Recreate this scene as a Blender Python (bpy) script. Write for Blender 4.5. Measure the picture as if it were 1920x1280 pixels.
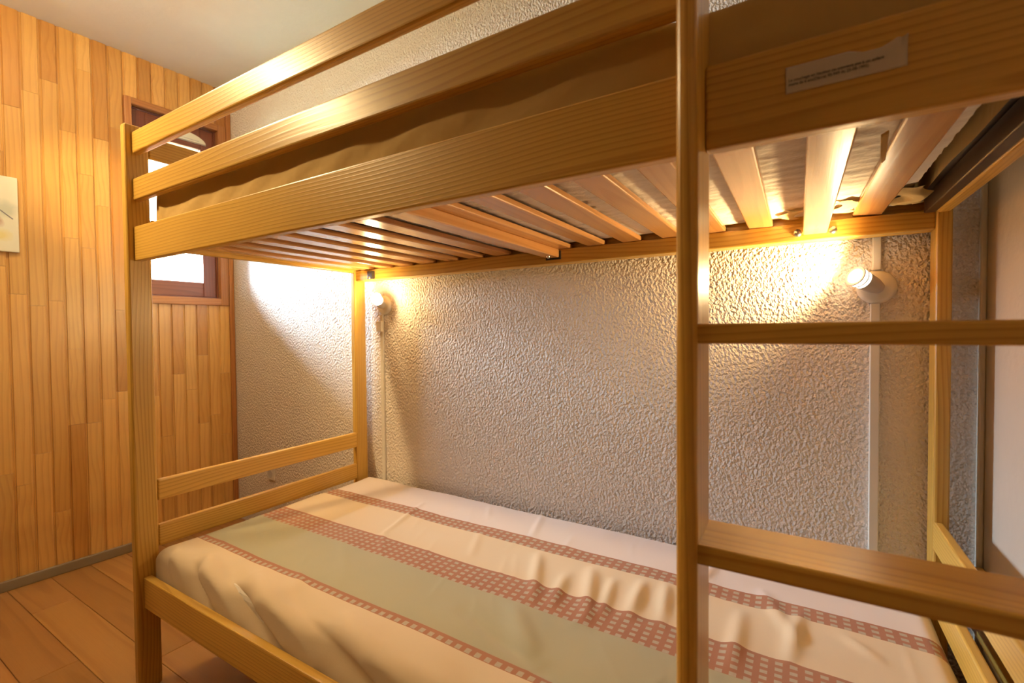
import bpy, bmesh, math, random
import numpy as np
from mathutils import Vector, Matrix

for o in list(bpy.data.objects):
    bpy.data.objects.remove(o, do_unlink=True)
S = bpy.context.scene
COL = S.collection
random.seed(7)

# ------------------------------------------------------------------ camera
CAM = Vector((1.6324, -0.5701, 1.0309)); YAW, PITCH, ROLL, FPX = 0.5471, -0.0236, -0.0089, 882.36
fw = Vector((-math.sin(YAW)*math.cos(PITCH), math.cos(YAW)*math.cos(PITCH), math.sin(PITCH)))
r0 = Vector((math.cos(YAW), math.sin(YAW), 0)); u0 = r0.cross(fw)
rr = r0*math.cos(ROLL) + u0*math.sin(ROLL); uu = -r0*math.sin(ROLL) + u0*math.cos(ROLL)
cd = bpy.data.cameras.new('camera'); cam = bpy.data.objects.new('camera', cd); COL.objects.link(cam)
cam.matrix_world = Matrix(((rr.x, uu.x, -fw.x, CAM.x), (rr.y, uu.y, -fw.y, CAM.y), (rr.z, uu.z, -fw.z, CAM.z), (0, 0, 0, 1)))
cd.sensor_width = 36; cd.lens = 36*FPX/1920; cd.clip_start = 0.02
cd.dof.use_dof = True; cd.dof.focus_distance = 1.15; cd.dof.aperture_fstop = 4.5
S.camera = cam

# ------------------------------------------------------------------ world, lights, exposure
w = bpy.data.worlds.new('sky'); S.world = w; w.use_nodes = True
bg = w.node_tree.nodes['Background']
bg.inputs[0].default_value = (0.68, 0.81, 1.0, 1); bg.inputs[1].default_value = 330.0

def light(name, typ, loc, energy, color, radius=0.03, target=None, spot=None, blend=0.6):
    l = bpy.data.lights.new(name, typ); l.energy = energy; l.color = color
    o = bpy.data.objects.new(name, l); COL.objects.link(o); o.location = loc
    if typ in ('POINT', 'SPOT'): l.shadow_soft_size = radius
    if target is not None:
        o.rotation_euler = (Vector(target)-Vector(loc)).to_track_quat('-Z', 'Y').to_euler()
    if spot: l.spot_size = math.radians(spot); l.spot_blend = blend
    return o
WARM = (1.0, 0.70, 0.33)
light('ceiling_light', 'POINT', (-0.30, -0.30, 2.22), 27, (1.0, 0.76, 0.43), 0.08)
light('ceiling_spot', 'SPOT', (-0.26, -0.75, 2.10), 82, WARM, 0.04, (0.26, 0.05, 1.40), 72, 1.0)
light('ceiling_spot', 'SPOT', (-0.36, -0.40, 2.14), 62, WARM, 0.04, (-1.07, 0.33, 1.60), 32, 1.0)
pl = bpy.data.lights.new('window_portal', 'AREA'); pl.shape = 'RECTANGLE'; pl.size = 0.36; pl.size_y = 0.80
pl.cycles.is_portal = True
po = bpy.data.objects.new('window_portal', pl); COL.objects.link(po); po.location = (-1.14, 0.607, 1.65)
po.rotation_euler = (math.pi/2, 0, -math.pi/2)

vs = S.view_settings
vs.view_transform = 'Standard'; vs.look = 'None'; vs.gamma = 1.0; vs.exposure = 0.0; vs.use_curve_mapping = False

# ------------------------------------------------------------------ materials
def mat(name):
    m = bpy.data.materials.new(name); m.use_nodes = True
    nt = m.node_tree; b = nt.nodes['Principled BSDF']
    return m, nt, b
def N(nt, t, **kw):
    n = nt.nodes.new(t)
    for k, v in kw.items(): setattr(n, k, v)
    return n
def math_(nt, op, a, b=None, c=None):
    n = N(nt, 'ShaderNodeMath', operation=op)
    for i, v in enumerate((a, b, c)):
        if v is None: continue
        if hasattr(v, 'is_output'): nt.links.new(v, n.inputs[i])
        else: n.inputs[i].default_value = v
    return n.outputs[0]
def mix(nt, f, a, b, mode='MIX'):
    n = N(nt, 'ShaderNodeMix', data_type='RGBA', blend_type=mode)
    for s, v in ((n.inputs[0], f), (n.inputs[6], a), (n.inputs[7], b)):
        if hasattr(v, 'is_output'): nt.links.new(v, s)
        else: s.default_value = v if isinstance(v, float) else (*v, 1)
    return n.outputs[2]
def ramp(nt, f, stops, interp='LINEAR'):
    n = N(nt, 'ShaderNodeValToRGB'); n.color_ramp.interpolation = interp
    el = n.color_ramp.elements
    while len(el) < len(stops): el.new(0.5)
    for e, (p, c) in zip(el, stops): e.position = p; e.color = (*c, 1)
    nt.links.new(f, n.inputs[0]); return n.outputs[0]
def noise(nt, vec, scale, detail=3, rough=0.55, dist=0.0):
    n = N(nt, 'ShaderNodeTexNoise'); n.inputs['Scale'].default_value = scale; n.inputs['Detail'].default_value = detail
    n.inputs['Roughness'].default_value = rough; n.inputs['Distortion'].default_value = dist
    if vec is not None: nt.links.new(vec, n.inputs['Vector'])
    return n
def bump(nt, b, h, strength, distance):
    n = N(nt, 'ShaderNodeBump'); n.inputs['Strength'].default_value = strength; n.inputs['Distance'].default_value = distance
    nt.links.new(h, n.inputs['Height']); nt.links.new(n.outputs[0], b.inputs['Normal'])

def wood(name, axis, light_c, dark_c, freq=95.0, rough=0.38, contrast=0.55, tint=False, coat=0.0):
    """annual-ring pine: grain runs along local axis"""
    m, nt, b = mat(name)
    tc = N(nt, 'ShaderNodeTexCoord'); oi = N(nt, 'ShaderNodeObjectInfo')
    sep = N(nt, 'ShaderNodeSeparateXYZ'); nt.links.new(tc.outputs['Object'], sep.inputs[0])
    a = 'XYZ'.index(axis); p, q = [i for i in range(3) if i != a]
    A, Pq, Q = sep.outputs[a], sep.outputs[p], sep.outputs[q]
    rnd = oi.outputs['Random']
    off = math_(nt, 'MULTIPLY', rnd, 37.0)
    la = math_(nt, 'ADD', math_(nt, 'MULTIPLY', A, 1.7), off)
    cv = N(nt, 'ShaderNodeCombineXYZ'); nt.links.new(la, cv.inputs[0])
    nt.links.new(math_(nt, 'MULTIPLY', Pq, 7.0), cv.inputs[1]); nt.links.new(math_(nt, 'MULTIPLY', Q, 7.0), cv.inputs[2])
    n1 = noise(nt, cv.outputs[0], 0.8, 1)
    sw = N(nt, 'ShaderNodeSeparateColor'); nt.links.new(n1.outputs['Color'], sw.inputs[0])
    oy = math_(nt, 'MULTIPLY', math_(nt, 'SUBTRACT', sw.outputs[0], 0.5), 0.045)
    oz = math_(nt, 'MULTIPLY', math_(nt, 'SUBTRACT', sw.outputs[1], 0.5), 0.045)
    cy = math_(nt, 'MULTIPLY', math_(nt, 'SUBTRACT', rnd, 0.45), 0.10)
    y = math_(nt, 'ADD', math_(nt, 'ADD', Pq, oy), cy)
    z = math_(nt, 'ADD', math_(nt, 'ADD', Q, oz), 0.045)
    r = math_(nt, 'SQRT', math_(nt, 'ADD', math_(nt, 'MULTIPLY', y, y), math_(nt, 'MULTIPLY', z, z)))
    ph = math_(nt, 'FRACT', math_(nt, 'MULTIPLY', r, freq))
    band = ramp(nt, ph, [(0.0, (0.1,)*3), (0.5, (0.28,)*3), (0.82, (1.0,)*3), (0.93, (0.75,)*3), (1.0, (0.1,)*3)])
    # fine fibre
    cf = N(nt, 'ShaderNodeCombineXYZ'); nt.links.new(math_(nt, 'ADD', math_(nt, 'MULTIPLY', A, 6.0), off), cf.inputs[0])
    nt.links.new(math_(nt, 'MULTIPLY', Pq, 420.0), cf.inputs[1]); nt.links.new(math_(nt, 'MULTIPLY', Q, 420.0), cf.inputs[2])
    n2 = noise(nt, cf.outputs[0], 1.0, 3)
    n3 = noise(nt, cv.outputs[0], 0.9, 3)
    f = math_(nt, 'MULTIPLY', band, contrast)
    f = math_(nt, 'ADD', f, math_(nt, 'MULTIPLY', math_(nt, 'SUBTRACT', n2.outputs['Fac'], 0.5), 0.5))
    f = math_(nt, 'ADD', f, math_(nt, 'MULTIPLY', math_(nt, 'SUBTRACT', n3.outputs['Fac'], 0.5), 0.6))
    c = mix(nt, f, light_c, dark_c)
    nt.nodes[-1].clamp_factor = True
    if tint: c = mix(nt, 1.0, c, oi.outputs['Color'], 'MULTIPLY')
    else:
        vv = math_(nt, 'ADD', math_(nt, 'MULTIPLY', rnd, 0.22), 0.90)
        cc = N(nt, 'ShaderNodeCombineColor')
        for i in range(3): nt.links.new(vv, cc.inputs[i])
        c = mix(nt, 1.0, c, cc.outputs[0], 'MULTIPLY')
    nt.links.new(c, b.inputs['Base Color'])
    b.inputs['Roughness'].default_value = rough; b.inputs['Coat Weight'].default_value = coat
    b.inputs['Coat Roughness'].default_value = 0.25
    bump(nt, b, f, 0.12, 0.002)
    return m

PL, PD = (0.70, 0.43, 0.085), (0.45, 0.215, 0.028)
PINE = {ax: wood('pine_'+ax.lower(), ax, PL, PD, 135, 0.34, 0.62, coat=0.25) for ax in 'XYZ'}
SLATM = wood('slat_pine', 'Y', (0.58, 0.29, 0.10), (0.36, 0.145, 0.045), 70, 0.24, 0.35, coat=0.5)
PANEL = wood('panelling_pine', 'Z', (0.71, 0.40, 0.115), (0.40, 0.155, 0.032), 62, 0.30, 0.30, tint=True, coat=0.5)
LAM = wood('laminate', 'X', (0.48, 0.235, 0.070), (0.33, 0.140, 0.036), 38, 0.34, 0.5, tint=True)
DARKW = {ax: wood('dark_stained_'+ax.lower(), ax, (0.20, 0.060, 0.028), (0.11, 0.030, 0.014), 90, 0.35, 0.5) for ax in 'YZ'}
TRIMW = {ax: wood('trim_pine_'+ax.lower(), ax, (0.46, 0.19, 0.055), (0.27, 0.09, 0.025), 90, 0.35, 0.5) for ax in 'YZ'}

def plain(name, c, rough=0.6, metal=0.0, bumpiness=None):
    m, nt, b = mat(name)
    tc = N(nt, 'ShaderNodeTexCoord')
    n = noise(nt, tc.outputs['Object'], 14.0, 4)
    cc = mix(nt, math_(nt, 'MULTIPLY', n.outputs['Fac'], 0.35), c, tuple(x*0.82 for x in c))
    nt.links.new(cc, b.inputs['Base Color'])
    b.inputs['Roughness'].default_value = rough; b.inputs['Metallic'].default_value = metal
    if bumpiness:
        n2 = noise(nt, tc.outputs['Object'], bumpiness[0], 3); bump(nt, b, n2.outputs['Fac'], bumpiness[1], bumpiness[2])
    return m
WHITEP = plain('white_plastic', (0.80, 0.76, 0.68), 0.4)
GREYP = plain('grey_enamel', (0.55, 0.52, 0.50), 0.35)
CREAMP = plain('cream_plastic', (0.82, 0.80, 0.66), 0.45)
METAL = plain('steel', (0.55, 0.54, 0.52), 0.28, 1.0)
DARKM = plain('dark_bracket', (0.05, 0.045, 0.04), 0.45, 0.4)
BROWNP = plain('brown_enamel', (0.055, 0.030, 0.016), 0.4)
CEIL = plain('ceiling_paint', (0.78, 0.77, 0.75), 0.9, 0, (60, 0.15, 0.004))
SMOOTHW = plain('smooth_wall_paint', (0.58, 0.50, 0.41), 0.85, 0, (45, 0.25, 0.006))
PAPER = plain('label_paper', (0.70, 0.64, 0.58), 0.7)
INK = plain('ink', (0.03, 0.025, 0.03), 0.7)
SKIRT = plain('grey_skirting', (0.30, 0.23, 0.14), 0.5)
TICK = plain('mattress_ticking', (0.86, 0.79, 0.69), 0.85, 0, (30, 0.5, 0.01))
YCLOTH = plain('yellow_cloth', (0.68, 0.52, 0.22), 0.85, 0, (40, 0.4, 0.006))

def m_crepi():
    m, nt, b = mat('rough_cast_plaster')
    tc = N(nt, 'ShaderNodeTexCoord')
    mp = N(nt, 'ShaderNodeMapping'); nt.links.new(tc.outputs['Object'], mp.inputs[0]); mp.inputs['Rotation'].default_value = (0, 0.5, 0)
    mp.inputs['Scale'].default_value = (1.0, 1.0, 0.82)
    n1 = noise(nt, mp.outputs[0], 130.0, 1.5, 0.5, 0.0)
    h = ramp(nt, n1.outputs['Fac'], [(0.25, (0, 0, 0)), (0.75, (1, 1, 1))])
    n2 = noise(nt, tc.outputs['Object'], 2.5, 3)
    c = mix(nt, math_(nt, 'MULTIPLY', n2.outputs['Fac'], 0.4), (0.86, 0.79, 0.715), (0.80, 0.71, 0.62))
    nt.links.new(c, b.inputs['Base Color']); b.inputs['Roughness'].default_value = 0.75
    bump(nt, b, h, 1.0, 0.0068)
    return m
CREPI = m_crepi()

def m_glass():
    m, nt, b = mat('window_glass')
    out = nt.nodes['Material Output']
    tr = N(nt, 'ShaderNodeBsdfTransparent'); gl = N(nt, 'ShaderNodeBsdfGlossy'); gl.inputs['Roughness'].default_value = 0.03
    tc = N(nt, 'ShaderNodeTexCoord'); n = noise(nt, tc.outputs['Object'], 3.0)
    tr.inputs[0].default_value = (0.94, 0.97, 0.96, 1)
    fr = N(nt, 'ShaderNodeFresnel'); mx = N(nt, 'ShaderNodeMixShader')
    nt.links.new(math_(nt, 'MULTIPLY', fr.outputs[0], math_(nt, 'ADD', math_(nt, 'MULTIPLY', n.outputs['Fac'], 0.1), 0.9)), mx.inputs[0])
    nt.links.new(tr.outputs[0], mx.inputs[1]); nt.links.new(gl.outputs[0], mx.inputs[2]); nt.links.new(mx.outputs[0], out.inputs[0])
    return m
GLASS = m_glass()

def emis(name, c, s):
    m, nt, b = mat(name)
    tc = N(nt, 'ShaderNodeTexCoord'); n = noise(nt, tc.outputs['Object'], 30)
    cc = mix(nt, math_(nt, 'MULTIPLY', n.outputs['Fac'], 0.1), c, tuple(x*0.9 for x in c))
    nt.links.new(cc, b.inputs['Emission Color']); b.inputs['Emission Strength'].default_value = s
    b.inputs['Base Color'].default_value = (0.8, 0.75, 0.6, 1)
    return m
BULB = emis('lit_bulb', (1.0, 0.86, 0.60), 22.0)

def fabric_bump(nt, b, vec, scale, s, d):
    n = noise(nt, vec, scale, 3); bump(nt, b, n.outputs['Fac'], s, d)

def m_stripes():
    m, nt, b = mat('striped_cotton')
    uv = N(nt, 'ShaderNodeUVMap'); sep = N(nt, 'ShaderNodeSeparateXYZ'); nt.links.new(uv.outputs[0], sep.inputs[0])
    x, v = sep.outputs[0], sep.outputs[1]       # metres along / across the bed
    tc = N(nt, 'ShaderNodeTexCoord')
    nz = noise(nt, tc.outputs['Object'], 160, 2)
    cream, green, pale, red = (0.72, 0.575, 0.385), (0.40, 0.375, 0.235), (0.74, 0.65, 0.62), (0.36, 0.130, 0.058)
    k = lambda q: (q+0.2)/1.2
    vv = math_(nt, 'DIVIDE', math_(nt, 'ADD', v, 0.2), 1.2)
    c = ramp(nt, vv, [(0, cream), (k(.138), red), (k(.162), green), (k(.335), red), (k(.424), cream), (k(.588), red), (k(.646), pale)], 'CONSTANT')
    def inside(lo, hi): return math_(nt, 'MULTIPLY', math_(nt, 'GREATER_THAN', v, lo), math_(nt, 'LESS_THAN', v, hi))
    def cell(s, off, pitch, frac): return math_(nt, 'LESS_THAN', math_(nt, 'FRACT', math_(nt, 'DIVIDE', math_(nt, 'SUBTRACT', s, off), pitch)), frac)
    px = cell(x, 0.0, 0.0235, 0.52)
    d = None
    for lo, hi, rows in ((.138, .162, 1), (.335, .424, 5), (.588, .646, 3)):
        pit = (hi-lo)/rows
        e = math_(nt, 'MULTIPLY', inside(lo, hi), cell(v, lo+pit*0.25, pit, 0.52))
        d = e if d is None else math_(nt, 'ADD', d, e)
    d = math_(nt, 'MULTIPLY', math_(nt, 'MULTIPLY', d, px), math_(nt, 'ADD', math_(nt, 'MULTIPLY', nz.outputs['Fac'], 0.5), 0.5))
    c = mix(nt, d, c, (0.46, 0.44, 0.33))
    n2 = noise(nt, tc.outputs['Object'], 5, 3)
    c = mix(nt, math_(nt, 'MULTIPLY', n2.outputs['Fac'], 0.16), c, (0.62, 0.52, 0.36))
    nt.links.new(c, b.inputs['Base Color']); b.inputs['Roughness'].default_value = 0.85
    b.inputs['Sheen Weight'].default_value = 0.15
    fabric_bump(nt, b, tc.outputs['Object'], 420, 0.15, 0.001)
    return m
STRIPES = m_stripes()
TAN = plain('tan_sheet', (0.62, 0.42, 0.15), 0.8, 0, (9, 0.35, 0.03))

def m_paint():
    m, nt, b = mat('watercolour_sheet')
    tc = N(nt, 'ShaderNodeTexCoord'); sep = N(nt, 'ShaderNodeSeparateXYZ'); nt.links.new(tc.outputs['Object'], sep.inputs[0])
    nz = noise(nt, tc.outputs['Object'], 22, 3)
    def blob(cy, cz, ry, rz):
        a = math_(nt, 'DIVIDE', math_(nt, 'SUBTRACT', sep.outputs[1], cy), ry); e = math_(nt, 'DIVIDE', math_(nt, 'SUBTRACT', sep.outputs[2], cz), rz)
        r = math_(nt, 'SQRT', math_(nt, 'ADD', math_(nt, 'MULTIPLY', a, a), math_(nt, 'MULTIPLY', e, e)))
        r = math_(nt, 'ADD', r, math_(nt, 'MULTIPLY', math_(nt, 'SUBTRACT', nz.outputs['Fac'], 0.5), 1.2))
        return ramp(nt, r, [(0.4, (1, 1, 1)), (1.0, (0, 0, 0))])
    c = mix(nt, math_(nt, 'MULTIPLY', blob(0.075, 0.02, 0.05, 0.045), 0.5), (0.83, 0.78, 0.60), (0.42, 0.47, 0.36))
    c = mix(nt, math_(nt, 'MULTIPLY', blob(0.065, -0.09, 0.04, 0.03), 0.7), c, (0.78, 0.62, 0.16))
    c = mix(nt, math_(nt, 'MULTIPLY', blob(0.03, -0.03, 0.05, 0.03), 0.8), c, (0.45, 0.12, 0.05))
    nt.links.new(c, b.inputs['Base Color']); b.inputs['Roughness'].default_value = 0.8
    return m

# ------------------------------------------------------------------ geometry helpers
def link(name, me, m, parent=None, loc=(0, 0, 0), smooth=False):
    if m is not None and not me.materials: me.materials.append(m)
    o = bpy.data.objects.new(name, me); COL.objects.link(o)
    o.location = loc
    if parent is not None: o.parent = parent
    if smooth:
        for p in me.polygons: p.use_smooth = True
    return o
def tag(o, label=None, cat=None, group=None, kind=None):
    if label: o['label'] = label
    if cat: o['category'] = cat
    if group: o['group'] = group
    if kind: o['kind'] = kind
    return o
def empty(name, loc, rot=(0, 0, 0)):
    o = bpy.data.objects.new(name, None); COL.objects.link(o); o.location = loc; o.rotation_euler = rot
    o.empty_display_size = 0.1; return o
def box_mesh(name, sx, sy, sz, bev=0.003, seg=2):
    bm = bmesh.new(); bmesh.ops.create_cube(bm, size=1.0)
    bmesh.ops.scale(bm, vec=(sx, sy, sz), verts=bm.verts)
    if bev: bmesh.ops.bevel(bm, geom=list(bm.edges), offset=min(bev, 0.45*min(sx, sy, sz)), segments=seg, affect='EDGES', profile=0.5)
    me = bpy.data.meshes.new(name); bm.to_mesh(me); bm.free(); return me
def box(name, b, m, parent=None, bev=0.003, seg=2):
    x0, x1, y0, y1, z0, z1 = b
    c = Vector(((x0+x1)/2, (y0+y1)/2, (z0+z1)/2))
    if parent is not None: c = c - parent.location if parent.rotation_euler.z == 0 else c
    return link(name, box_mesh(name, x1-x0, y1-y0, z1-z0, bev, seg), m, parent, c)
def lathe(name, prof, m, parent, base, direction, seg=28, smooth=True):
    """prof: (radius, distance along direction)"""
    bm = bmesh.new(); rings = []
    for r, d in prof:
        if r < 1e-6: rings.append([bm.verts.new((0, 0, d))])
        else: rings.append([bm.verts.new((r*math.cos(2*math.pi*i/seg), r*math.sin(2*math.pi*i/seg), d)) for i in range(seg)])
    for A, B in zip(rings, rings[1:]):
        for i in range(seg):
            j = (i+1) % seg
            if len(A) == 1 and len(B) == 1: continue
            if len(A) == 1: bm.faces.new((A[0], B[i], B[j]))
            elif len(B) == 1: bm.faces.new((A[i], A[j], B[0]))
            else: bm.faces.new((A[i], A[j], B[j], B[i]))
    bmesh.ops.recalc_face_normals(bm, faces=bm.faces)
    me = bpy.data.meshes.new(name); bm.to_mesh(me); bm.free()
    if smooth:
        for p in me.polygons: p.use_smooth = True
        try: me.set_sharp_from_angle(angle=math.radians(40))
        except Exception: pass
    loc = Vector(base) - (parent.location if parent is not None else Vector())
    o = link(name, me, m, parent, loc)
    o.rotation_euler = Vector(direction).to_track_quat('Z', 'Y').to_euler()
    return o
def grid_mesh(name, Pts, uv=None):
    nu, nv = Pts.shape[:2]
    idx = np.arange(nu*nv).reshape(nu, nv)
    f = np.stack([idx[:-1, :-1], idx[1:, :-1], idx[1:, 1:], idx[:-1, 1:]], -1).reshape(-1, 4)
    me = bpy.data.meshes.new(name); me.from_pydata(Pts.reshape(-1, 3).tolist(), [], f.tolist())
    me.polygons.foreach_set('use_smooth', np.ones(len(f), bool))
    if uv is not None:
        l = me.uv_layers.new(name='UVMap'); li = np.empty(len(me.loops), np.int32); me.loops.foreach_get('vertex_index', li)
        l.data.foreach_set('uv', uv.reshape(-1, 2)[li].astype(np.float32).ravel())
    me.update(); return me

# ------------------------------------------------------------------ room
WX, WYA, WY, RX, ZC = -1.089, 0.0539, 0.861, 1.983, 2.3486
YF = -4.2
fl = box('floor', (-1.35, RX+0.15, YF-0.1, WY+0.15, -0.12, -0.012), plain('subfloor', (0.16, 0.09, 0.05)), None, 0)
tag(fl, 'orange-brown laminate floor running under the bunk bed', kind='structure')
bw = 0.128; y = WY - bw/2; row = 0
while y > YF:
    x = -1.30 + (row*0.47) % 1.15 - 1.15
    while x < RX:
        x0, x1 = max(x, -1.25), min(x+1.15, RX)
        if x1-x0 > 0.05:
            p = box('floorboard', (x0, x1-0.0012, y-bw/2+0.0006, y+bw/2-0.0006, -0.012, 0.0), LAM, fl, 0.0012, 1)
            t = random.uniform(0.82, 1.1); p.color = (t, t*random.uniform(.94, 1.02), t*random.uniform(.9, 1), 1)
        x += 1.15
    y -= bw; row += 1
tag(box('ceiling', (-1.4, RX+0.15, YF-0.1, WY+0.2, ZC, ZC+0.1), CEIL, None, 0), 'plain white painted ceiling above the bunk bed', kind='structure')
tag(box('wall_back', (-1.4, RX+0.15, WY, WY+0.2, -0.12, ZC), CREPI, None, 0), 'cream rough-cast plaster wall behind the bunk bed', kind='structure')
tag(box('wall_right', (RX, RX+0.15, YF-0.1, WY, -0.12, ZC), SMOOTHW, None, 0), 'beige painted wall at the right end of the bunk bed', kind='structure')
tag(box('wall_front', (-1.4, RX+0.15, YF-0.1, YF, -0.12, ZC), plain('dark_wood_wall', (0.14, 0.08, 0.04)), None, 0), 'dark wood wall behind the camera', kind='structure')

# left wall: masonry with window opening, clad in vertical pine strips (local x into the room, y along the wall)
WROT = -math.atan(WYA)
OY0, OY1, OZ0, OZ1 = 0.419, 0.794, 1.216, 2.115
bm = bmesh.new()
def bmbox(bm, x0, x1, y0, y1, z0, z1):
    r = bmesh.ops.create_cube(bm, size=1.0)
    for v in r['verts']:
        v.co = Vector(((x0+x1)/2+v.co.x*(x1-x0), (y0+y1)/2+v.co.y*(y1-y0), (z0+z1)/2+v.co.z*(z1-z0)))
for q in ((YF-.1, OY0, -.12, ZC), (OY1, WY+.02, -.12, ZC), (OY0, OY1, -.12, OZ0), (OY0, OY1, OZ1, ZC)):
    bmbox(bm, -0.22, -0.012, *q)
me = bpy.data.meshes.new('wall_left'); bm.to_mesh(me); bm.free()
wl = link('wall_left', me, plain('masonry', (0.40, 0.26, 0.15)), None, (WX, 0, 0)); wl.rotation_euler.z = WROT
tag(wl, 'wall clad in vertical varnished pine strips around a small window', kind='structure')
PW = 0.0562
unit = box_mesh('plank_unit', 0.014, PW-0.0006, 1.0, 0)
bm = bmesh.new(); bm.from_mesh(unit)
bmesh.ops.bevel(bm, geom=[e for e in bm.edges if abs(e.verts[0].co.z-e.verts[1].co.z) > 0.5 and e.verts[0].co.x > 0], offset=0.0055, segments=3, affect='EDGES')
bm.to_mesh(unit); bm.free(); unit.materials.append(PANEL)
TONES = [(1.0, 1.0, 1.0), (1.04, 1.02, 1.0), (0.95, 0.92, 0.86), (1.06, 1.08, 1.1), (0.9, 0.84, 0.75), (0.78, 0.66, 0.52), (1.0, 0.96, 0.9), (1.12, 1.10, 1.05), (0.60, 0.44, 0.30)]
def plank(y, z0, z1):
    o = bpy.data.objects.new('plank', unit); COL.objects.link(o); o.parent = wl
    o.location = (-0.007 + random.uniform(-.0006, .0006), y, (z0+z1)/2); o.scale = (1, 1, z1-z0-0.0008)
    c = random.choices(TONES, (3, 3, 4, 4, 4, 4, 4, 4, 2))[0]; k = random.uniform(.93, 1.05); o.color = (c[0]*k, c[1]*k, c[2]*k, 1)
def strip(y, a, b):
    z = a
    first = True
    while z < b-1e-4:
        h = random.uniform(0.28, 0.95) if not first else random.uniform(0.15, 0.8)
        first = False
        if b-(z+h) < 0.14: h = b-z
        plank(y, z, z+h); z += h
TY0, TY1, TZ0, TZ1 = 0.391, 0.834, 1.178, 2.146
y = 0.392-PW/2
cols = [0.392-PW/2 - PW*i for i in range(26)]
for y in cols: strip(y, 0.04, ZC)
for i in range(8):
    y = 0.392+PW/2+PW*i
    if y+PW/2 > 0.846: continue
    strip(y, 0.04, TZ0+0.004); strip(y, TZ1-0.004, ZC)
st = box('corner_strip', (-0.014, 0.010, 0.836, 0.8615, 0.0, ZC), TRIMW['Z'], wl, 0.003); st.location = (-0.002, 0.849, ZC/2)
bb = link('baseboard_left', box_mesh('baseboard_left', 0.014, 2.9, 0.042, 0.004), SKIRT, None, (WX+0.006, 0, 0.021))
bb.rotation_euler.z = WROT; bb.location = Vector((WX, 0, 0.021)) + Matrix.Rotation(WROT, 3, 'Z') @ Vector((0.007, -0.62, 0))
tag(bb, 'thin grey skirting strip under the pine panelling', kind='structure')

# window
win = empty('window_1', (WX, 0, 0), (0, 0, WROT)); tag(win, 'small dark wood window with white daylight beside the bunk bed', kind='structure')
def wbox(name, b, m, parent, bev=0.003):
    x0, x1, y0, y1, z0, z1 = b
    off = Vector((0, 0, 0)) if parent is win else parent.location
    return link(name, box_mesh(name, x1-x0, y1-y0, z1-z0, bev), m, parent, Vector(((x0+x1)/2, (y0+y1)/2, (z0+z1)/2))-off)
wbox('trim_strip', (-0.02, 0.012, TY0, OY0, TZ0, TZ1), TRIMW['Z'], win); wbox('trim_strip', (-0.02, 0.012, OY1, TY1, TZ0, TZ1), TRIMW['Z'], win)
wbox('trim_strip', (-0.02, 0.0115, OY0, OY1, TZ0, OZ0), TRIMW['Y'], win); wbox('trim_strip', (-0.02, 0.0115, OY0, OY1, OZ1, TZ1), TRIMW['Y'], win)
GY0, GY1, GZ0, GZ1 = 0.484, 0.724, 1.300, 2.000
SX0, SX1 = -0.070, -0.028
sash = empty('sash', (-0.05, 0.607, 1.2)); sash.parent = win
wbox('sash_stile', (SX0, SX1, 0.424, GY0, 1.224, 2.108), DARKW['Z'], sash); wbox('sash_stile', (SX0, SX1, GY1, 0.786, 1.224, 2.108), DARKW['Z'], sash)
wbox('sash_rail', (SX0, SX1, GY0, GY1, 1.224, GZ0), DARKW['Y'], sash); wbox('sash_rail', (SX0, SX1, GY0, GY1, GZ1, 2.108), DARKW['Y'], sash)
wbox('pane', (-0.052, -0.048, GY0-0.006, GY1+0.006, GZ0-0.006, GZ1+0.006), GLASS, sash, 0)
for q in ((0.419, 0.4245), (0.7855, 0.794)): wbox('jamb', (-0.12, -0.02, q[0], q[1], OZ0, OZ1), DARKW['Z'], win, 0.001)
wbox('jamb', (-0.12, -0.02, 0.4245, 0.7855, OZ0, 1.2225), DARKW['Y'], win, 0.001); wbox('jamb', (-0.12, -0.02, 0.4245, 0.7855, 2.1095, OZ1), DARKW['Y'], win, 0.001)
# half-moon vent on the top rail
bm = bmesh.new(); prof = [(0.135*math.cos(t), 0.052*math.sin(t)) for t in np.linspace(0, math.pi, 25)]
fr = bm.faces.new([bm.verts.new((0, a, c)) for a, c in prof]); ex = bmesh.ops.extrude_face_region(bm, geom=[fr])
for v in [g for g in ex['geom'] if isinstance(g, bmesh.types.BMVert)]: v.co.x += 0.016; v.co.y *= 0.94; v.co.z = v.co.z*0.9+0.002
bmesh.ops.recalc_face_normals(bm, faces=bm.faces); me = bpy.data.meshes.new('vent'); bm.to_mesh(me); bm.free()
link('air_vent', me, CREAMP, sash, Vector((-0.028, 0.617, 2.026))-sash.location)
link('vent_slot', box_mesh('vent_slot', 0.004, 0.19, 0.004, 0.001), GREYP, sash, Vector((-0.013, 0.617, 2.036))-sash.location)
# ground and eaves outside
gd = link('ground', grid_mesh('ground', np.stack([*np.meshgrid(np.linspace(-40, -1.4, 8), np.linspace(-30, 30, 8), indexing='ij'), np.full((8, 8), -2.6)], -1)), plain('meadow', (0.13, 0.16, 0.09), 0.9)); tag(gd, 'open ground far below outside the window', kind='structure')
# eaves of the chalet outside
ev = box('roof_eaves', (-2.62, -1.32, -1.2, 2.6, 2.36, 2.46), TRIMW['Y'], None, 0.01); tag(ev, kind='structure', label='roof eaves outside above the window')

pt_ = box('daylight_blocker', (-3.9, -1.33, 0.93, 1.03, -2.6, 2.36), TRIMW['Z'], None, 0.01); tag(pt_, kind='structure', label='added unseen wooden screen outside blocking daylight beside the window')  # added unseen wall, keeps window daylight off the front of the room
tr = box('trim_1', (RX-0.011, RX, WY-0.016, WY, 0.0, ZC), WHITEP, None, 0.003); tag(tr, 'narrow pale strip running up the right back corner', kind='structure')

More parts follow.
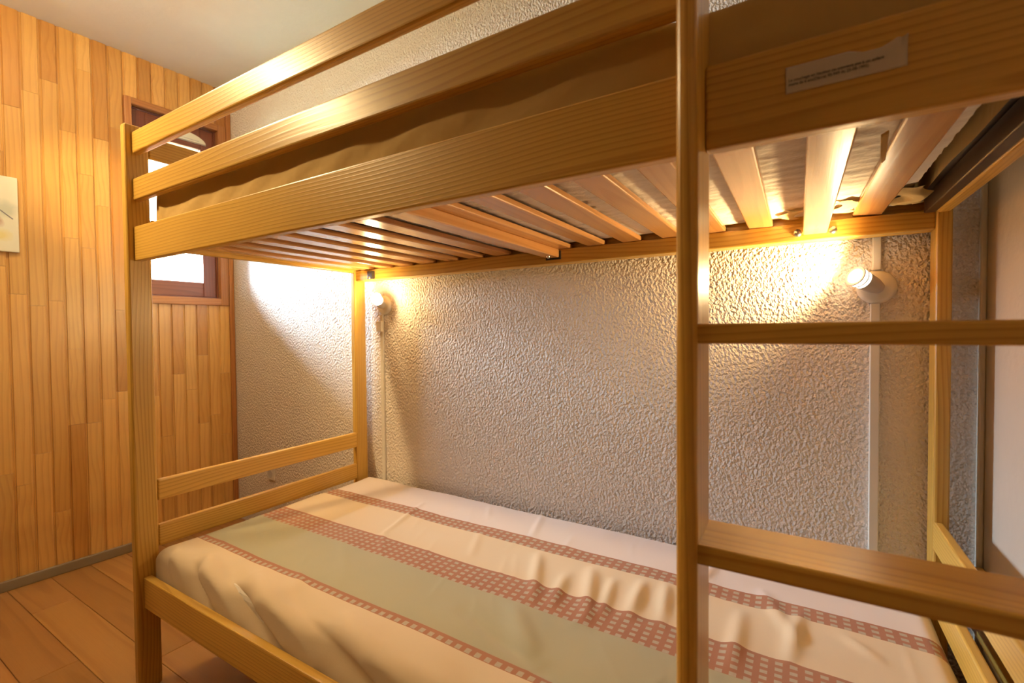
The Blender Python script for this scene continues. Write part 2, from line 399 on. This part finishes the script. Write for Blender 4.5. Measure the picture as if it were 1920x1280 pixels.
# ------------------------------------------------------------------ bunk bed
A, B, L, W, R, RT = 0.0281, 0.0587, 1.9152, 0.8468, 0.0167, 0.0207
H = 1.62
bed = empty('bunk_bed', (L/2, W/2, 0)); tag(bed, 'varnished pine bunk bed with slatted upper bunk and ladder', 'bunk bed')
PX, PY, PZ = PINE['X'], PINE['Y'], PINE['Z']
G1, G2, SR, LR = (1.5374, 1.5987), (1.4056, 1.4681), (1.2367, 1.3332), (0.2419, 0.3307)
def part(name, b, m, bev=0.004, seg=2, parent=bed): return box(name, b, m, parent, bev, seg)
for x0 in (0, L-A):
    for y0 in (0, W-B): part('post', (x0, x0+A, y0, y0+B, 0, H), PZ, 0.006, 3)
SXl, SXr, SF, SB = 1.516, 1.539, -0.0363, 0.0549
for z0, z1 in (G1, G2): part('guard_rail', (A, SXl, R, R+RT, z0, z1), PX, 0.005, 3)
part('side_rail', (A, SXl, R, R+RT, *SR), PX, 0.003); part('side_rail', (SXr, L-A, R, R+RT, *SR), PX, 0.003)
part('side_rail', (A, L-A, R, R+RT, *LR), PX, 0.003)
part('side_rail', (A, L-A, W-0.026, W-0.004, 1.2441, 1.3332), PX, 0.003); part('side_rail', (A, L-A, W-0.026, W-0.004, *LR), PX, 0.003)
part('guard_rail', (A, L-A, W-0.026, W-0.004, *G2), PX, 0.005, 3)
# ledgers carrying the slats
ZS = 1.288
part('ledger', (A, L-A, W-0.051, W-0.026, 1.2441, ZS), PX, 0.003)
part('ledger', (A, L-A, R+RT, R+RT+0.02, 1.2475, ZS), PX, 0.003)
# end boards
for x0 in (0.0, L-A):
    xi = (x0+0.004, x0+A) if x0 == 0 else (x0, x0+A-0.004)
    part('end_rail', (*xi, B, W-B, 1.2781, 1.360), PY, 0.004)
    part('end_rail', (*((A-0.02, A-0.002) if x0 == 0 else (L-A+0.002, L-A+0.02)), B, W-B, *G1), PY, 0.005, 3)
    xe = (A-0.018, A) if x0 == 0 else (L-A, L-A+0.018)
    part('end_rail', (*xe, B, W-B, 0.5402, 0.6018), PY, 0.004, 3); part('end_rail', (*xe, B, W-B, 0.4050, 0.4686), PY, 0.004, 3)
    part('end_rail', (*xe, B, W-B, *LR), PY, 0.004)
part('end_angle', (L-A-0.020, L-A-0.0005, B+0.005, W-0.052, 1.2805, 1.316), BROWNP, 0.002); part('end_angle', (L-A-0.030, L-A-0.0005, B+0.005, W-0.052, 1.319, 1.358), BROWNP, 0.002); part('ledger', (A, A+0.024, B+0.005, W-0.052, ZS+0.002, 1.314), PY, 0.003)
# slats
smesh = box_mesh('slat', 0.056, 0.772, 0.014, 0.003)
smesh.materials.append(SLATM)
right_edges = [0.123+0.1118*i for i in range(16)]
for i, xr in enumerate(right_edges):
    if abs(xr-1.688) < 0.02: continue
    s = bpy.data.objects.new('slat', smesh); COL.objects.link(s); s.parent = bed
    s.location = Vector((xr-0.028, 0.428, ZS+0.0072)) - bed.location
    s.rotation_euler = (0, random.uniform(-.02, .02), random.uniform(-.006, .006))
s.rotation_euler = (0, 0.10, 0.012); s.location.z += 0.003
# two bearers screwed underneath
def bearer(x0, x1, z0):
    b_ = part('bearer', (x0, x1, R+RT+0.002, 0.7945, z0, ZS), SLATM, 0.003)
    return b_
b1 = bearer(0.936, 0.980, 1.262); b2 = bearer(1.640, 1.690, 1.258)
bk = box('bracket', (0.932, 0.986, 0.7935, 0.7965, 1.256, ZS-0.004), DARKM, None, 0.001); bk.parent = b1; bk.location = bk.location-b1.location-bed.location
sc = lathe('screw', [(0, .006), (.003, .0055), (.0055, .003), (.006, 0), (0, 0)], METAL, None, (0, 0, 0), (0, 0, -1), 14); sc.parent = b1; sc.location = (0.0, 0.345, -0.013)
for dx in (-0.036, 0.036):
    c = lathe('bolt_cap', [(0, .009), (.004, .0085), (.008, .006), (.0095, .002), (.0095, 0), (0, 0)], METAL, None, (0, 0, 0), (0, -1, 0), 18)
    c.parent = bed; c.location = Vector((1.665+dx, W-0.051, 1.264))-bed.location
br = part('corner_bracket', (A+0.085, A+0.115, W-0.066, W-0.050, 1.247, 1.280), DARKM, 0.002)
c = lathe('bolt_cap', [(0, .006), (.004, .0055), (.006, .003), (.006, 0), (0, 0)], METAL, None, (0, 0, 0), (0, -1, -.5), 14); c.parent = br; c.location = (0, -0.009, -0.012)
# lower slats under the mattress
s2 = box_mesh('slat', 0.07, 0.79, 0.016, 0.002); s2.materials.append(SLATM)
for i in range(11):
    s = bpy.data.objects.new('slat', s2); COL.objects.link(s); s.parent = bed; s.location = Vector((0.13+0.165*i, W/2, 0.275))-bed.location
for y0 in (R+RT, W-0.046): part('ledger', (A, L-A, y0, y0+0.02, 0.245, 0.267), PX, 0.002)
# ladder
lad = empty('ladder', (0, 0, 0)); lad.parent = bed; lad.location = Vector((1.69, 0.01, 0))-bed.location
def lpart(name, b, m, bev, seg):
    o = box(name, b, m, None, bev, seg); o.parent = lad; o.location = o.location-bed.location-lad.location; return o
lpart('stile', (SXl, SXr, SF, SB, 0, 1.70), PZ, 0.010, 4); lpart('stile', (1.862, 1.885, SF, SB-0.056, 0, 1.70), PZ, 0.010, 4)
for z1 in (1.0362, 0.7933, 0.5510, 0.3085): lpart('rung', (SXr-0.004, 1.866, SF+0.008, SB, z1-0.0216, z1), PX, 0.0025, 2)

# ------------------------------------------------------------------ mattresses and sheets
def prof(t, n_side, Rr):
    """t: arc length from the bottom of the side; returns (inset, height above bottom)"""
    hs = n_side-Rr; arc = Rr*math.pi/2
    ins = np.where(t < hs, 0, np.where(t < hs+arc, Rr*(1-np.cos((t-hs)/Rr)), Rr+(t-hs-arc)))
    h = np.where(t < hs, t, np.where(t < hs+arc, hs+Rr*np.sin(np.clip((t-hs)/Rr, 0, math.pi/2)), n_side))
    return ins, h
def drape(x0, x1, y0, y1, z0, z1, Rr, step):
    hgt = z1-z0; hs = hgt-Rr; arc = Rr*math.pi/2
    def axis(a, b):
        tot = 2*(hs+arc) + (b-a-2*Rr); t = np.linspace(0, tot, int(tot/step))
        tl = np.minimum(t, tot-t); ins, h = prof(tl, hgt, Rr)
        pos = np.where(t < tot/2, a+ins, b-ins)
        flat = np.where(t < tot/2, a+Rr-(hs+arc)+t, b-Rr+(hs+arc)-(tot-t))    # unrolled coordinate, = position on the flat top
        return pos, hgt-h, flat
    px, dx, fx = axis(x0, x1); py, dy, fy = axis(y0, y1)
    X, Y = np.meshgrid(px, py, indexing='ij'); DX, DY = np.meshgrid(dx, dy, indexing='ij'); FX, FY = np.meshgrid(fx, fy, indexing='ij')
    # round the plan corners
    Z = z1 - np.maximum(DX, DY) - 0.25*np.minimum(DX, DY)
    return np.stack([X, Y, np.maximum(Z, z0)], -1), FX, FY
def normals(Pt):
    du = np.gradient(Pt, axis=0); dv = np.gradient(Pt, axis=1); n = np.cross(du, dv)
    return n/(np.linalg.norm(n, axis=-1, keepdims=True)+1e-9)
def ridge(FX, FY, x0, y0, x1, y1, wd, amp):
    d = np.array([x1-x0, y1-y0]); ll = d@d; t = np.clip(((FX-x0)*d[0]+(FY-y0)*d[1])/ll, 0, 1)
    dist = np.hypot(FX-x0-t*d[0], FY-y0-t*d[1]); tap = np.sin(np.pi*np.clip(t*0.9+0.05, 0, 1))
    return amp*np.exp(-(dist/wd)**2)*np.sqrt(np.clip(tap, 0, 1))
def wavefield(FX, FY, seed, n, kmin, kmax, amp):
    rs = np.random.RandomState(seed); h = 0
    for _ in range(n):
        k = rs.uniform(kmin, kmax); a = rs.uniform(0, math.pi); h = h + np.sin(k*(FX*math.cos(a)+FY*math.sin(a))+rs.uniform(0, 6.28))/n
    return amp*h

mt = empty('mattress', (L/2, W/2, 0.283)); tag(mt, 'lower bunk mattress in a cream, green and brick striped sheet', 'mattress', 'bunk mattresses')
box('mattress_core', (0.058, 1.870, 0.062, 0.822, 0.2835, 0.392), TICK, mt, 0.02, 3)
P_, FX, FY = drape(0.040, 1.884, 0.044, 0.842, 0.290, 0.410, 0.034, 0.0062)
h = wavefield(FX, FY, 3, 14, 8, 30, 0.006) + wavefield(FX, FY, 5, 10, 40, 90, 0.0012)
RID = [(.478, .70, .546, .446, .008, .005), (.546, .446, .644, .344, .010, .004), (1.022, .564, 1.109, .375, .016, .011), (1.133, .50, 1.161, .37, .014, .009),
       (1.181, .557, 1.246, .36, .018, .013), (1.245, .535, 1.269, .397, .013, .009), (1.311, .56, 1.323, .42, .016, .012), (1.364, .577, 1.389, .424, .014, .009),
       (1.088, .314, 1.204, .20, .022, .011), (1.0, .25, 1.30, .165, .018, -.010), (1.563, .667, 1.629, .507, .016, .008), (1.638, .614, 1.621, .432, .014, .008),
       (.536, .164, .60, .13, .012, .004), (1.529, .55, 1.529, .361, .016, .008), (.463, .355, .654, .218, .02, .004), (1.719, .56, 1.764, .517, .012, .006),
       (.80, .60, .86, .47, .012, .004), (.90, .82, .95, .66, .010, .004), (.70, .80, .76, .70, .008, .003), (1.46, .80, 1.42, .62, .014, .006), (1.50, .30, 1.62, .20, .02, .008),
       (.12, .075, .20, -.02, .022, .012), (.20, .075, .33, -.03, .024, -.014), (.25, .085, .45, -.03, .026, .016), (.36, .09, .60, -.03, .030, -.016), (.45, .10, .75, -.02, .030, .014),
       (.62, .10, .95, -.02, .03, -.012), (.80, .10, 1.1, -.02, .03, .012), (1.1, .10, 1.35, -.02, .03, -.010), (1.3, .10, 1.55, -.02, .03, .010)]
for q in RID: h = h + ridge(FX, FY, *q[:5], q[5]*(1.4 if q[3] < 0 else 1.0))
for k in range(70):
    x, y, ln_, an = random.uniform(.15, 1.85), random.uniform(.12, .82), random.uniform(.05, .16), random.gauss(1.9, .45)
    h = h + ridge(FX, FY, x, y, x+ln_*math.cos(an), y+ln_*math.sin(an), random.uniform(.004, .009), random.uniform(-.0012, .0022))
n_ = normals(P_); n_ *= np.sign(n_[n_.shape[0]//2, n_.shape[1]//2, 2])
Pd = P_ + n_*h[..., None]
Pd[..., 1] = np.clip(Pd[..., 1], 0.0385, 0.8575); Pd[..., 0] = np.clip(Pd[..., 0], A+0.002, L-A-0.002)
lo = Pd[..., 2] < LR[1]+0.004
Pd[..., 1] = np.where(lo, np.clip(Pd[..., 1], 0.0395, W-0.0275), Pd[..., 1])
sh = link('sheet', grid_mesh('sheet', Pd-np.array(mt.location), np.stack([FX, FY], -1)), STRIPES, mt); sh['label'] = 'striped cotton sheet with dotted brick-red bands'

mu = empty('mattress', (L/2, W/2, ZS+0.0145)); tag(mu, 'upper bunk mattress tucked in a plain tan sheet above the slats', 'mattress', 'bunk mattresses')
zb = ZS+0.0155
nx, ny = 330, 140
gx, gy = np.meshgrid(np.linspace(0.075, 1.825, nx), np.linspace(0.060, 0.800, ny), indexing='ij')
hh = wavefield(gx*0.35, gy, 11, 16, 60, 170, 0.009) + wavefield(gx, gy, 12, 10, 20, 60, 0.004)
q = np.abs(((gx*7.3+gy*1.3) % 1)-0.5)
und = np.stack([gx, gy, zb+0.002+np.abs(hh)], -1)
core = link('mattress_core', box_mesh('mattress_core', 1.73, 0.735, 0.09, 0.02, 3), TICK, mu, Vector((0.955, 0.430, zb+0.058))-mu.location)
link('ticking', grid_mesh('ticking', und-np.array(mu.location)), TICK, core, -core.location, True)
P_, FX, FY = drape(0.080, 1.850, 0.0520, 0.815, zb+0.003, 1.436, 0.020, 0.008)
P_[..., 2] -= (P_[..., 2]-zb)/(1.436-zb)*0.016*np.clip((P_[..., 0]-1.25)/0.3, 0, 1)
h = wavefield(FX, FY, 21, 12, 10, 35, 0.006)
for k in range(12):
    x = 0.16+0.145*k; h = h + ridge(FX, FY, x, -0.075+random.uniform(-.01, .02), x+0.26+random.uniform(-.05, .05), 0.045, 0.024, random.uniform(.004, .008))
h = h + ridge(FX, FY, .10, .05, .13, -.03, .01, .008)
n_ = normals(P_); n_ *= np.sign(n_[n_.shape[0]//2, n_.shape[1]//2, 2])
Pd = P_ + n_*h[..., None]; Pd[..., 1] = np.clip(Pd[..., 1], R+RT+0.002, W-0.028); Pd[..., 2] = np.maximum(Pd[..., 2], zb); Pd[..., 0] = np.clip(Pd[..., 0], 0.07, 1.882)
sh2 = link('sheet', grid_mesh('sheet', Pd-np.array(mu.location), np.stack([FX, FY], -1)), TAN, mu); sh2['label'] = 'plain tan sheet wrapped round the mattress'
# loose sheet ends tucked under the mattress at the back right
def scrap(x0, x1, y0, y1, seed, m, dz=0.0):
    gx, gy = np.meshgrid(np.linspace(x0, x1, 40), np.linspace(y0, y1, 40), indexing='ij')
    e = np.minimum(np.minimum(gx-x0, x1-gx)/(x1-x0), np.minimum(gy-y0, y1-gy)/(y1-y0))
    gx2 = gx + 0.012*np.sin(gy*70+seed); gy2 = gy+0.014*np.sin(gx*60+seed*2)
    zz = zb-0.003 - dz*np.clip(e*3, 0, 1) + wavefield(gx, gy, seed, 8, 60, 150, 0.006)
    zz = np.clip(zz, ZS-0.02 if dz > 0.005 else zb-0.010, zb+0.004)
    return link('sheet_end', grid_mesh('sheet_end', np.stack([gx2, gy2, zz], -1)-np.array(mu.location)), m, mu)
scrap(1.802, 1.850, 0.63, 0.775, 4, YCLOTH, 0.012); scrap(1.702, 1.740, 0.66, 0.775, 9, YCLOTH, 0.004); scrap(1.598, 1.634, 0.69, 0.775, 15, YCLOTH, 0.003)

# ------------------------------------------------------------------ board along the right wall
box_o = box('wooden_board', (RX-0.022, RX-0.001, -0.45, 0.84, 0.362, 0.500), PY, None, 0.003)
tag(box_o, 'pine board running low along the beige right wall beside the bed end', 'board')

# ------------------------------------------------------------------ warning label with lettering
lab = empty('warning_label', (1.6195, R-0.0006, 1.2790)); tag(lab, 'small torn white paper notice with two lines of black print on the upper rail', 'label')
TH = -0.012
nx, nz = 60, 16
gu, gv = np.meshgrid(np.linspace(0, 0.1005, nx), np.linspace(0, 0.028, nz), indexing='ij')
crl = np.clip((gu-0.080)/0.02, 0, 1)*np.clip((gv-0.012)/0.016, 0, 1)
yy = -0.0002 - 0.006*crl**1.5*np.abs(np.sin(gu*260))
top_cut = gv*(1-0.16*np.clip((gu-0.055)/0.012, 0, 1)*np.clip((0.093-gu)/0.012, 0, 1))
paper = link('paper', grid_mesh('paper', np.stack([gu, yy, top_cut], -1)), PAPER, lab); paper.rotation_euler = (0, -TH*-1, 0)
so = paper.modifiers.new('thickness', 'SOLIDIFY'); so.thickness = 0.0002
def text_mesh(name, s, size, x, z, width):
    c = bpy.data.curves.new(name, 'FONT'); c.body = s; c.size = size; c.extrude = 0.00004; c.offset = 0.00004
    t = bpy.data.objects.new(name, c); COL.objects.link(t)
    bpy.context.view_layer.update(); dg = bpy.context.evaluated_depsgraph_get()
    me = bpy.data.meshes.new_from_object(t.evaluated_get(dg)); bpy.data.objects.remove(t, do_unlink=True)
    xs = [v.co.x for v in me.vertices]; k = width/(max(xs)-min(xs))
    for v in me.vertices: v.co.x *= k
    me.materials.clear()
    o = link(name, me, INK, lab, (x, -0.0007, z)); o.rotation_euler = (math.pi/2, -TH*-1, 0); return o
text_mesh('lettering', 'Le couchage en hauteur ne convient pas à un enfant', 0.0042, 0.0025, 0.0123, 0.080)
text_mesh('lettering', 'moins de 6 ans(Décret 95-949 du 25-08-1995)', 0.0042, 0.0025, 0.0078, 0.068)

# ------------------------------------------------------------------ reading lamps
def reading_lamp(base, head, label, energy, aim):
    base = Vector(base); head = Vector(head)
    lp = empty('reading_lamp', base); tag(lp, label, 'lamp', 'reading lamps under the upper bunk')
    lathe('wall_plate', [(0, 0), (.038, 0), (.040, .004), (.038, .010), (.030, .015), (0, .017)], WHITEP, lp, base, (0, -1, 0), 36)
    p0 = base+Vector((0.004, -0.016, -0.004)); d = (head-p0).normalized(); ln = (head-p0).length
    sh_ = lathe('lamp_head', [(0, 0), (.013, 0), (.019, ln*.25), (.0215, ln*.62), (.0205, ln*.62), (.012, ln*.3), (0, ln*.3)], GREYP, lp, p0, d, 32)
    for f, r in ((.74, .0225), (.90, .0235)):
        k = lathe('louvre_ring', [(r-.006, -.0012), (r, -.0016), (r, .0016), (r-.006, .0012), (r-.006, -.0012)], GREYP, lp, p0+d*ln*f, d, 32)
    lathe('bulb', [(0, 0), (.010, 0), (.0155, ln*.12), (.0172, ln*.35), (.016, ln*.5), (.009, ln*.58), (0, ln*.60)], BULB, lp, p0+d*ln*.42, d, 28)
    pt = p0+d*(ln*1.02+.012)
    if aim: l = light('reading_lamp_light', 'SPOT', pt, energy, WARM, 0.014, pt+Vector(aim), 180, 1.0)
    else: l = light('reading_lamp_light', 'POINT', pt, energy, WARM, 0.014)
    l.parent = lp; l.location = (p0+d*(ln*1.02+.012))-base
    return lp
reading_lamp((1.792, WY, 1.127), (1.740, 0.790, 1.154), 'white swivel reading lamp beside the right bed post', 19.0, (-.85, -.15, .35))
reading_lamp((0.131, WY, 1.142), (0.165, 0.775, 1.170), 'white swivel reading lamp glowing beside the left bed post', 3.4, None)

def trunk(x0, x1, z0, z1, label, dep=0.012):
    o = box('cable_trunking', (x0, x1, WY-dep, WY-0.0003, z0, z1), WHITEP, None, 0.002); return tag(o, label, 'cable cover', 'cable covers on the plaster wall')
trunk(1.780, 1.799, 0.06, 1.088, 'pale cable cover running down below the right reading lamp')
trunk(1.783, 1.800, 1.168, 2.1, 'pale cable cover rising above the right reading lamp')
trunk(0.108, 0.124, 0.06, 1.103, 'thin pale cable cover running down below the left reading lamp', 0.010)
sw = box('lamp_switch', (0.098, 0.132, WY-0.024, WY-0.0102, 1.030, 1.075), WHITEP, None, 0.004); tag(sw, 'small white switch hanging under the left reading lamp', 'switch')
so_ = empty('wall_socket', (-0.716, WY, 0.262)); tag(so_, 'small square socket low on the plaster wall behind the left end rails', 'socket')
box('plate', (-0.748, -0.684, WY-0.010, WY-0.0003, 0.262, 0.326), WHITEP, so_, 0.004)
lathe('socket_well', [(0, .002), (.017, .0005), (.021, .0015), (.021, 0), (0, 0)], GREYP, so_, (-0.716, WY-0.0095, 0.294), (0, -1, 0), 24)

# ------------------------------------------------------------------ picture on the panelling (only its right edge is in view)
M3 = Matrix.Rotation(WROT, 3, 'Z')
pic = empty('picture', Vector((WX, 0, 1.514))+M3 @ Vector((0.001, -0.088, 0)), (0, 0, WROT)); tag(pic, 'unframed cream watercolour picture hung on the pine panelling', 'picture')
link('canvas', box_mesh('canvas', 0.014, 0.24, 0.300, 0.002), m_paint(), pic, (0.0075, 0, 0))
bm = bmesh.new(); bmbox(bm, 0, 0.0006, -0.075, 0, -0.0018, 0.0018); me = bpy.data.meshes.new('stem'); bm.to_mesh(me); bm.free()
GI = plain('grey_ink', (0.22, 0.20, 0.20), 0.8)
stm = link('painted_stem', me, GI, pic, (0.0146, 0.104, -0.018)); stm.rotation_euler.x = -0.72
lathe('painted_bud', [(0, .0008), (.0055, .0006), (.006, 0), (0, 0)], GI, None, (0, 0, 0), (1, 0, 0), 18).parent = pic
pic.children[-1].location = (0.0146, 0.104, -0.018)
# loose strap hanging from the mattress above the last slat
gu, gv = np.meshgrid(np.linspace(0, 1, 24), np.linspace(-1, 1, 5), indexing='ij')
sp = np.stack([1.728+0.010*gu+0.004*gv*(1-.6*gu), 0.215+0.095*gu+0.006*np.sin(3*gu), 1.284-0.016*np.sin(gu*math.pi*0.8)+0.002*gv], -1)
st_ = link('strap', grid_mesh('strap', sp-np.array(mu.location)), TAN, mu); sm = st_.modifiers.new('thickness', 'SOLIDIFY'); sm.thickness = 0.0015
